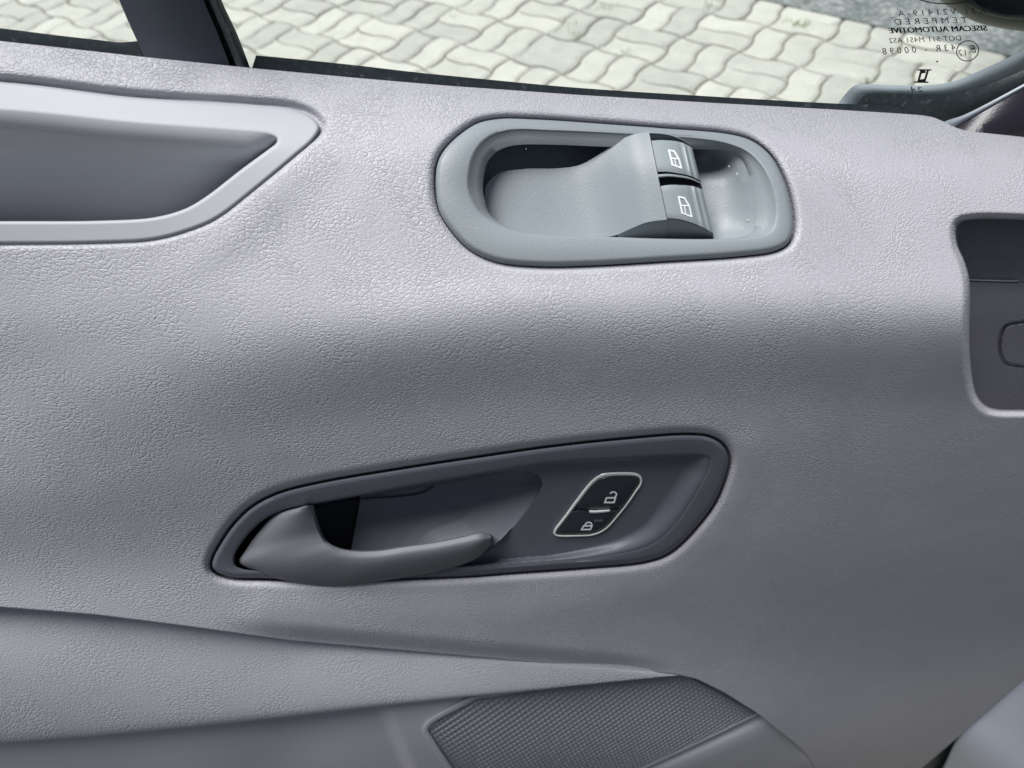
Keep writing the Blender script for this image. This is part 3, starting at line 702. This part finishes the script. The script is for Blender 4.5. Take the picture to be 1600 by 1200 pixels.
# ---------------------------------------------------------------- window: panes, bar, seals
YG = .100
def pane(name, poly):
    P = A(*poly); f_ = onY(P[:, 0], P[:, 1], YG); k = len(P)
    V = np.vstack([f_, f_+A(0, .0035, 0)]); F = [list(range(k)), list(range(2*k-1, k-1, -1))]+[[i, (i+1) % k, k+(i+1) % k, k+i] for i in range(k)]
    return link(name, V, F, M['glass'], door, smooth=0)
pane('quarter_pane', [(-1100, -40), (-1100, -520), (30, -520), (262, 110)])
wp = pane('window_pane', [(372, 130), (170, -420), (2100, -420), (2100, 300), (1500, 215)])
link('pillar_trim', *slab([(80,-260),(186,0),(206,46),(229,95)], [(225,-260),(318,0),(340,52),(363,112)], .094, .125, bulge=.004), M['pillar'], door)
link('glass_run', *slab([(222,-260),(315,0),(338,52),(361,112)], [(235,-260),(328,0),(350,52),(374,112)], .099, .13), M['dark'], door)
link('glass_run', *slab([(233,-260),(327,0),(349,52),(373,112)], [(255,-260),(346,0),(370,52),(393,112)], .088, .13, bulge=.004), M['rubber'], door)
link('belt_seal', *slab([(-1100,-75),(-300,12),(0,44),(80,54),(150,62),(190,66),(232,62)], [(-1100,-25),(-300,60),(0,90),(80,98),(150,106),(190,110),(240,112)], .0985, .108, bulge=.002), M['rubber'], door)
link('belt_seal', *slab([(400,86.5),(480,94),(565,103),(650,113),(740,122),(900,137),(1100,150),(1300,161.5),(1390,165),(1415,170),(1426,178)],
                       [(386,132),(480,140),(565,148),(650,155),(740,162),(900,175),(1100,187),(1300,197),(1390,202),(1410,204),(1424,206)], .090, .099, bulge=.0015), M['rubber'], door)
# front corner of the glass run
link('corner_run', *slab([(1308,164),(1320,148),(1333,135),(1345,132),(1400,133),(1450,133),(1490,127),(1540,106),(1600,78),(1700,20)],
                       [(1326,185),(1342,178),(1352,164),(1364,156),(1400,155),(1450,156),(1490,154),(1545,139),(1600,117),(1700,69)], .108, .125, bulge=.002), M['corner'], door)
link('corner_seal', *slab([(1334,176),(1345,157),(1357,147),(1400,147),(1450,147.5),(1490,146),(1545,131),(1600,109),(1700,60)],
                        [(1340,215),(1380,222),(1410,224),(1440,226),(1470,222),(1500,207),(1535,188),(1600,155),(1700,105)], .094, .107, bulge=.004), M['rubber'], door)
link('silver_edge', *slab([(1440,206),(1478,189),(1505,180),(1540,163),(1600,131),(1700,78)], [(1450,222),(1488,205),(1512,190),(1545,171),(1600,140),(1700,88)], .090, .097, bulge=.001), M['corner'], door)
link('mirror_sail', *slab([(1480,207),(1512,189),(1545,170),(1600,139),(1700,86),(1900,-20),(2300,-230)], [(1480,260),(1520,262),(1560,265),(1620,270),(1720,278),(1900,290),(2300,330)], .088, .120, bulge=.010), M['sail'], door)

# printing on the glass, read from outside
def text(s_, L, Rr, cap, shear=0.18, space=1.0, bold=0.0):
    """text running right to left between pixel points Rr (start) and L (end) of its baseline"""
    cu = bpy.data.curves.new('t', 'FONT'); cu.body = s_; cu.space_character = space; cu.shear = shear; cu.offset = bold; cu.resolution_u = 3
    ob = bpy.data.objects.new('t', cu); col.objects.link(ob)
    dg = bpy.context.evaluated_depsgraph_get(); me = bpy.data.meshes.new_from_object(ob.evaluated_get(dg))
    V = np.zeros(len(me.vertices)*3); me.vertices.foreach_get('co', V); V = V.reshape(-1, 3)
    F = [list(p.vertices) for p in me.polygons]
    bpy.data.objects.remove(ob); bpy.data.curves.remove(cu); bpy.data.meshes.remove(me)
    x0, x1 = V[:, 0].min(), V[:, 0].max(); u = (V[:, 0]-x0)/(x1-x0); h = V[:, 1]/0.70*cap
    L, Rr = A(*L), A(*Rr); px = Rr[0]+(L[0]-Rr[0])*u; py = Rr[1]+(L[1]-Rr[1])*u-h
    return onY(px, py, YG-.0003), F
gd = lambda px, py: (YG-.0003-CAM[1])/dirs(px, py)[..., 1]
def zt(x, y): return (1240+x/4.444, y/4.444)
ell = lambda c, rx, ry, rot=0, k=28: [(c[0]+rx*math.cos(a)*math.cos(rot)-ry*math.sin(a)*math.sin(rot), c[1]+rx*math.cos(a)*math.sin(rot)+ry*math.sin(a)*math.cos(rot)) for a in np.linspace(0, 2*math.pi, k, endpoint=False)]
marks = [text('PK31 V21419-A_', zt(678, 116), zt(1385, 88), 9.2, .2, 1.5), text('TEMPERED', zt(698, 172), zt(1203, 158), 9.4, .2, 1.6),
         text('SISECAM AUTOMOTIVE', zt(655, 231), zt(1342, 212), 8.6, .25, 1.0), text('SISECAM AUTOMOTIVE', zt(657.5, 231), zt(1344.5, 212), 8.6, .25, 1.0), text('SISECAM AUTOMOTIVE', zt(660, 231), zt(1347, 212), 8.6, .25, 1.0), text('DOT 511 M451 AS2', zt(664, 300), zt(1166, 281), 8.2, .2, 1.05),
         text('43R - 00098', zt(616, 378), zt(1126, 350), 10.0, .2, 1.6), text('E', zt(1226, 366), zt(1268, 365), 12.0, .3), text('17', zt(1140, 394), zt(1199, 385), 10.0, .2, 1.25),
         text('24...', zt(733, 636), zt(900, 640), 8.4, .2, 1.3),
         ribbon(ell(zt(1208, 353), 17.4, 15.6, -.35), 1.5, gd, 0, .0002, True), ribbon(ell((1478, -26), 68, 32), 1.8, gd, 0, .0002, True), ribbon([zt(990, 427), zt(1004, 427)], 2.4, gd, 0, .0002),
         ribbon([zt(860, 485), zt(957, 486)], 2.2, gd, 0, .0002), ribbon([zt(838, 570), zt(936, 571)], 2.2, gd, 0, .0002),
         ribbon([zt(888, 486), zt(866, 568)], 3.4, gd, 0, .0002), ribbon([zt(933, 488), zt(908, 568)], 3.4, gd, 0, .0002),
         ribbon([zt(884, 498), zt(918, 500)], np.array([6., 3.]), gd, -.00005, .0002), ribbon([zt(872, 562), zt(910, 556)], 4.0, gd, -.00005, .0002)]
link('glass_marking', *join(*[(v, f_) for v, f_ in marks]), M['ink'], wp, smooth=0)

# door mirror outside
MO = [(1440,-60),(1462,-8),(1478,8),(1497,20),(1521,33),(1553,42),(1581,47),(1610,50),(1720,54),(1830,20),(1870,-80),(1840,-260),(1700,-330),(1540,-300),(1460,-190)]
def mring(ins, Y):
    q = cr(inset(off(MO, 0), ins), 6, True); return onY(q[:, 0], q[:, 1], Y)
V, F = rows_mesh([mring(18, .47), mring(2, .44), mring(0, .40), mring(1, .365), mring(6, .34), mring(14, .325), mring(26, .318), mring(60, .313), mring(120, .310)], True, True)
mir = link('door_mirror', V, F, M['mirror'], door, smooth=60)
V, F = slab([(1500,-20),(1530,8),(1560,20),(1600,24),(1800,10)], [(1512,10),(1535,20),(1562,27),(1604,31),(1800,30)], .312, .33, bulge=.004)
link('mirror_lip', V, F, M['mirror'], mir)
V, F = slab([(1600,60),(1680,30),(1760,0)], [(1640,150),(1720,110),(1800,70)], .125, .34); link('mirror_arm', V, F, M['mirror'], mir)

# fluff and dust lying in the switch tray and on the seal
parts = []
for x, y in [(1151.5, 271), (1159.5, 260), (1168, 344), (1185.5, 329), (1186, 333), (1139, 260), (1219, 357), (822, 232)]:
    a = rng.uniform(0, 3.1); l_ = rng.uniform(1.0, 2.2)
    parts.append(ribbon([(x-l_*math.cos(a), y-l_*math.sin(a)), (x+.6, y-.4), (x+l_*math.cos(a), y+l_*math.sin(a))], .9, lambda p, q: T0(p, q)+.0075, .0, .0002))
fl_ = link('dust', *join(*parts), M['lint'], bez, smooth=0); fl_['kind'] = 'stuff'

parts = []
tt_ = lambda p, q: T0(p, q)+skin_off(np.asarray(p, float), np.asarray(q, float))
for _ in range(46):
    x, y = rng.uniform(30, 1580), rng.uniform(130, 1000)
    if min(sdist(np.array([x]), np.array([y]), o_)[0] for o_ in (sw_o, pk_o, hb_o, cup_i)) < 14: continue
    if not np.interp(x, *np.array(TOPX).T)+10 < y < np.interp(x, *np.array(BOTX).T)-15: continue
    a = rng.uniform(0, 3.1); l_ = rng.choice([.5, .6, .7, 1.4])
    parts.append(ribbon([(x-l_*math.cos(a), y-l_*math.sin(a)), (x+.3, y-.2), (x+l_*math.cos(a), y+l_*math.sin(a))], rng.uniform(.6, 1.0), tt_, .00025, .0002))
fl_ = link('dust', *join(*parts), M['lint'], trim, smooth=0); fl_['kind'] = 'stuff'

# ---------------------------------------------------------------- vehicle body at lower right
bt = [(1420,1290),(1473,1200),(1499,1150),(1540,1112),(1600,1058),(1700,968),(1900,790),(2250,485)]
rows = []
for k, (dx, dy, dd) in enumerate([(0, 0, .05), (0, 0, .012), (2, 2, .0095), (6, 4, .009), (40, 30, .012), (70, 50, .019), (95, 68, .026), (130, 90, .029), (180, 120, .030), (260, 170, .036), (420, 260, .05)]):
    q = cr(off(bt, 0), 6); X, Y = q[:, 0]+dx, q[:, 1]+dy
    rows.append(unproj(X, Y, T0(q[:, 0], q[:, 1])+dd+.012))
V, F = rows_mesh(rows)
body = root('car', 'pale blue-grey painted metal of the vehicle at the bottom right corner, behind the door edge', 'car', V.mean(0))
BASE = V.mean(0)
link('body_panel', V, F, M['paint'], body, smooth=50)
g_ = cr([(1380,1330,.05),(1436,1206,.05),(1499,1146,.05),(1600,1050,.05),(1900,780,.05),(2250,475,.05)], 5); g2 = g_+A(60, 60, 0)
fl = [(-1.1, -1.9, .62), (1.2, -1.9, .62), (1.2, -.34, .62), (-1.1, -.34, .62)]
link('bounce_blocking_floor', fl+[(x, y, z-.08) for x, y, z in fl], [[0, 1, 2, 3], [7, 6, 5, 4]]+[[i, (i+1) % 4+0, (i+1) % 4+4, i+4][::-1] for i in range(4)], M['dark'], body, smooth=0)  # unseen slab, added to stop ground light bouncing up onto the door
link('body_seal', surf(np.vstack([g_, g2])), qgrid(2, len(g_)), M['rubber'], body)

# ---------------------------------------------------------------- ground outside
def struct(name, V, F, m):
    o = link(name, V, F, m, None, origin=A(0, 0, 0), smooth=0); o['kind'] = 'structure'; return o
struct('ground', A((-80, -80, -.05), (80, -80, -.05), (80, 80, -.05), (-80, 80, -.05)), [[0, 1, 2, 3]], M['soil'])
c0 = onZ(np.array([1224.5]), np.array([70.0]))[0]; cA = onZ(np.array([1135.5]), np.array([46.0]))[0]; cB = onZ(np.array([1321.5]), np.array([91.0]))[0]; cD = onZ(np.array([1174.5]), np.array([111.0]))[0]
e1 = (cB-cA)/2; e2 = (c0-cD)
LB = float((np.linalg.norm(e1)+np.linalg.norm(e2))/2); ang = math.atan2(e1[1], e1[0])
ca, sa = math.cos(ang), math.sin(ang)
print('block', np.linalg.norm(e1), np.linalg.norm(e2), 'angle', math.degrees(ang), 'between', math.degrees(math.acos(e1@e2/np.linalg.norm(e1)/np.linalg.norm(e2))))
k1, k2 = onZ(np.array([1185., 1573.]), np.array([0., 88.]))[:, :2]
kd = (k2-k1)/np.linalg.norm(k2-k1); kn = np.array([-kd[1], kd[0]])
if kn[1] < 0: kn = -kn
def strip(a0, a1, b0, b1, z):
    q = [k1+kd*a+kn*b for a, b in ((a0, b0), (a1, b0), (a1, b1), (a0, b1))]; return np.array([[*p, z] for p in q])
pav = struct('pavement', strip(-30, 30, -20, .4, -.012), [[0, 1, 2, 3]], M['sand'])
rs_ = np.vstack([strip(-30, 30, 0.0, 20, .006), strip(-30, 30, 0.0, 20, -.03)[:2]])
struct('road', rs_, [[0, 1, 2, 3], [4, 5, 1, 0]], M['asphalt'])
LP, WP, AMP, JT = LB, LB/2, -LB*.046, .0062
def paver_mesh():
    n = 9; P = []
    u = np.linspace(0, 1, n, endpoint=False)
    wl = lambda x: AMP*np.tanh(1.7*np.sin(2*np.pi*x/LP))/.93
    P += [(x, wl(x)) for x in u*LP]                                   # near long side
    P += [(LP-wl(y), y) for y in np.linspace(0, WP, 6)[:-1]]          # right end
    P += [(x, WP+wl(x)) for x in (1-u)*LP]
    P += [(-wl(y), y) for y in np.linspace(WP, 0, 6)[:-1]]
    P = np.array(P)-A(LP/2, WP/2)
    Q = np.column_stack([P, P[:, 0]*0]); a, b_, c_ = inset(Q, JT/2), inset(Q, JT/2+.001), inset(Q, JT/2+.013)
    a[:, 2] = -.02; b_[:, 2] = -.006; c_[:, 2] = 0.0
    k = len(P); V = np.vstack([a, b_, c_]); F = qgrid(3, k, True).tolist(); F = [f_[::-1] for f_ in F]
    V = np.vstack([V, [[0, 0, 0.0005]]]); F += [[2*k+i, 2*k+(i+1) % k, 3*k] for i in range(k)]
    me = bpy.data.meshes.new('paver'); me.from_pydata(V.tolist(), [], F); me.materials.append(M['paver'])
    return me
pm = paver_mesh()
spots = []
for i in range(-26, 27):
    for j in range(-22, 23):
        cx_, cy_ = i*LP, j*LP; vert = (i+j) % 2 == 0
        for h in (-1, 1):
            lx_, ly_ = (cx_+h*WP/2, cy_) if vert else (cx_, cy_+h*WP/2)
            rz = (R(90) if vert else 0)+(math.pi if (h == 1) != vert else 0)
            wx, wy = c0[0]+lx_*ca-ly_*sa, c0[1]+lx_*sa+ly_*ca
            if (np.array([wx, wy])-k1)@kn > .16: continue
            p = np.array([wx, wy, 0])-CAM; dz = p@fwd
            if dz < .3 or wy < .55: continue
            sx_, sy_ = 800+FPX*(p@rt)/dz, 600-FPX*(p@upv)/dz
            spots.append((sx_, sy_, wx, wy, rz+ang))
vis = [s_ for s_ in spots if -60 < s_[0] < 1660 and -45 < s_[1] < 230]
edge_ = [s_ for s_ in spots if not (-60 < s_[0] < 1660 and -45 < s_[1] < 230) and -500 < s_[0] < 2100 and -330 < s_[1] < 330]
low = [s_ for s_ in vis if s_[1] >= np.interp(s_[0], [0, 400, 1300, 1600], [95, 135, 185, 215])]
vis = [s_ for s_ in vis if s_[1] < np.interp(s_[0], [0, 400, 1300, 1600], [95, 135, 185, 215])]
print('pavers', len(vis), 'beyond', len(edge_))
for (_, _, x, y, a) in vis[:300]:
    o = bpy.data.objects.new('paver', pm); col.objects.link(o); o.parent = pav
    o.location = (x, y, rng.uniform(-.002, .002)); o.rotation_euler = (rng.normal(0, .008), rng.normal(0, .008), a+rng.normal(0, .006))
pv = np.zeros(len(pm.vertices)*3); pm.vertices.foreach_get('co', pv); pv = pv.reshape(-1, 3); pf = [list(p.vertices) for p in pm.polygons]
parts = []
for (_, _, x, y, a) in edge_+low+vis[300:]:
    c_, s_ = math.cos(a), math.sin(a)
    parts.append((np.column_stack([pv[:, 0]*c_-pv[:, 1]*s_+x, pv[:, 0]*s_+pv[:, 1]*c_+y, pv[:, 2]]), pf))
if parts:
    o = link('outer_pavers', *join(*parts), M['paver'], pav, origin=A(0, 0, 0), smooth=0); o['kind'] = 'stuff'
# moss and blades of grass in a few joints
parts = []
for gx_, gy_, n_ in [(1246,39,26),(1256,42,22),(1236,33,12),(950,14,16),(1110,10,12),(900,54,14),(1358,126,12),(1252,6,8),(895,40,6),(700,28,6),(985,80,6)]:
    c_ = onZ(np.array([float(gx_)]), np.array([float(gy_)]))[0]
    for _ in range(n_):
        b_ = c_+A(rng.normal(0, .018), rng.normal(0, .010), -.008); l_ = rng.uniform(.012, .035); a_ = rng.uniform(0, 6.28); tl = A(math.cos(a_), math.sin(a_), 0)*l_*.6
        wv = A(-math.sin(a_), math.cos(a_), 0)*.0016
        parts.append((np.array([b_-wv, b_+wv, b_+tl*.5+wv*.7+A(0, 0, l_*.7), b_+tl*.5-wv*.7+A(0, 0, l_*.7), b_+tl+A(0, 0, l_)]), [[0, 1, 2, 3], [3, 2, 4]]))
o = link('moss', *join(*parts), M['moss'], pav, origin=A(0, 0, 0), smooth=0); o['kind'] = 'stuff'
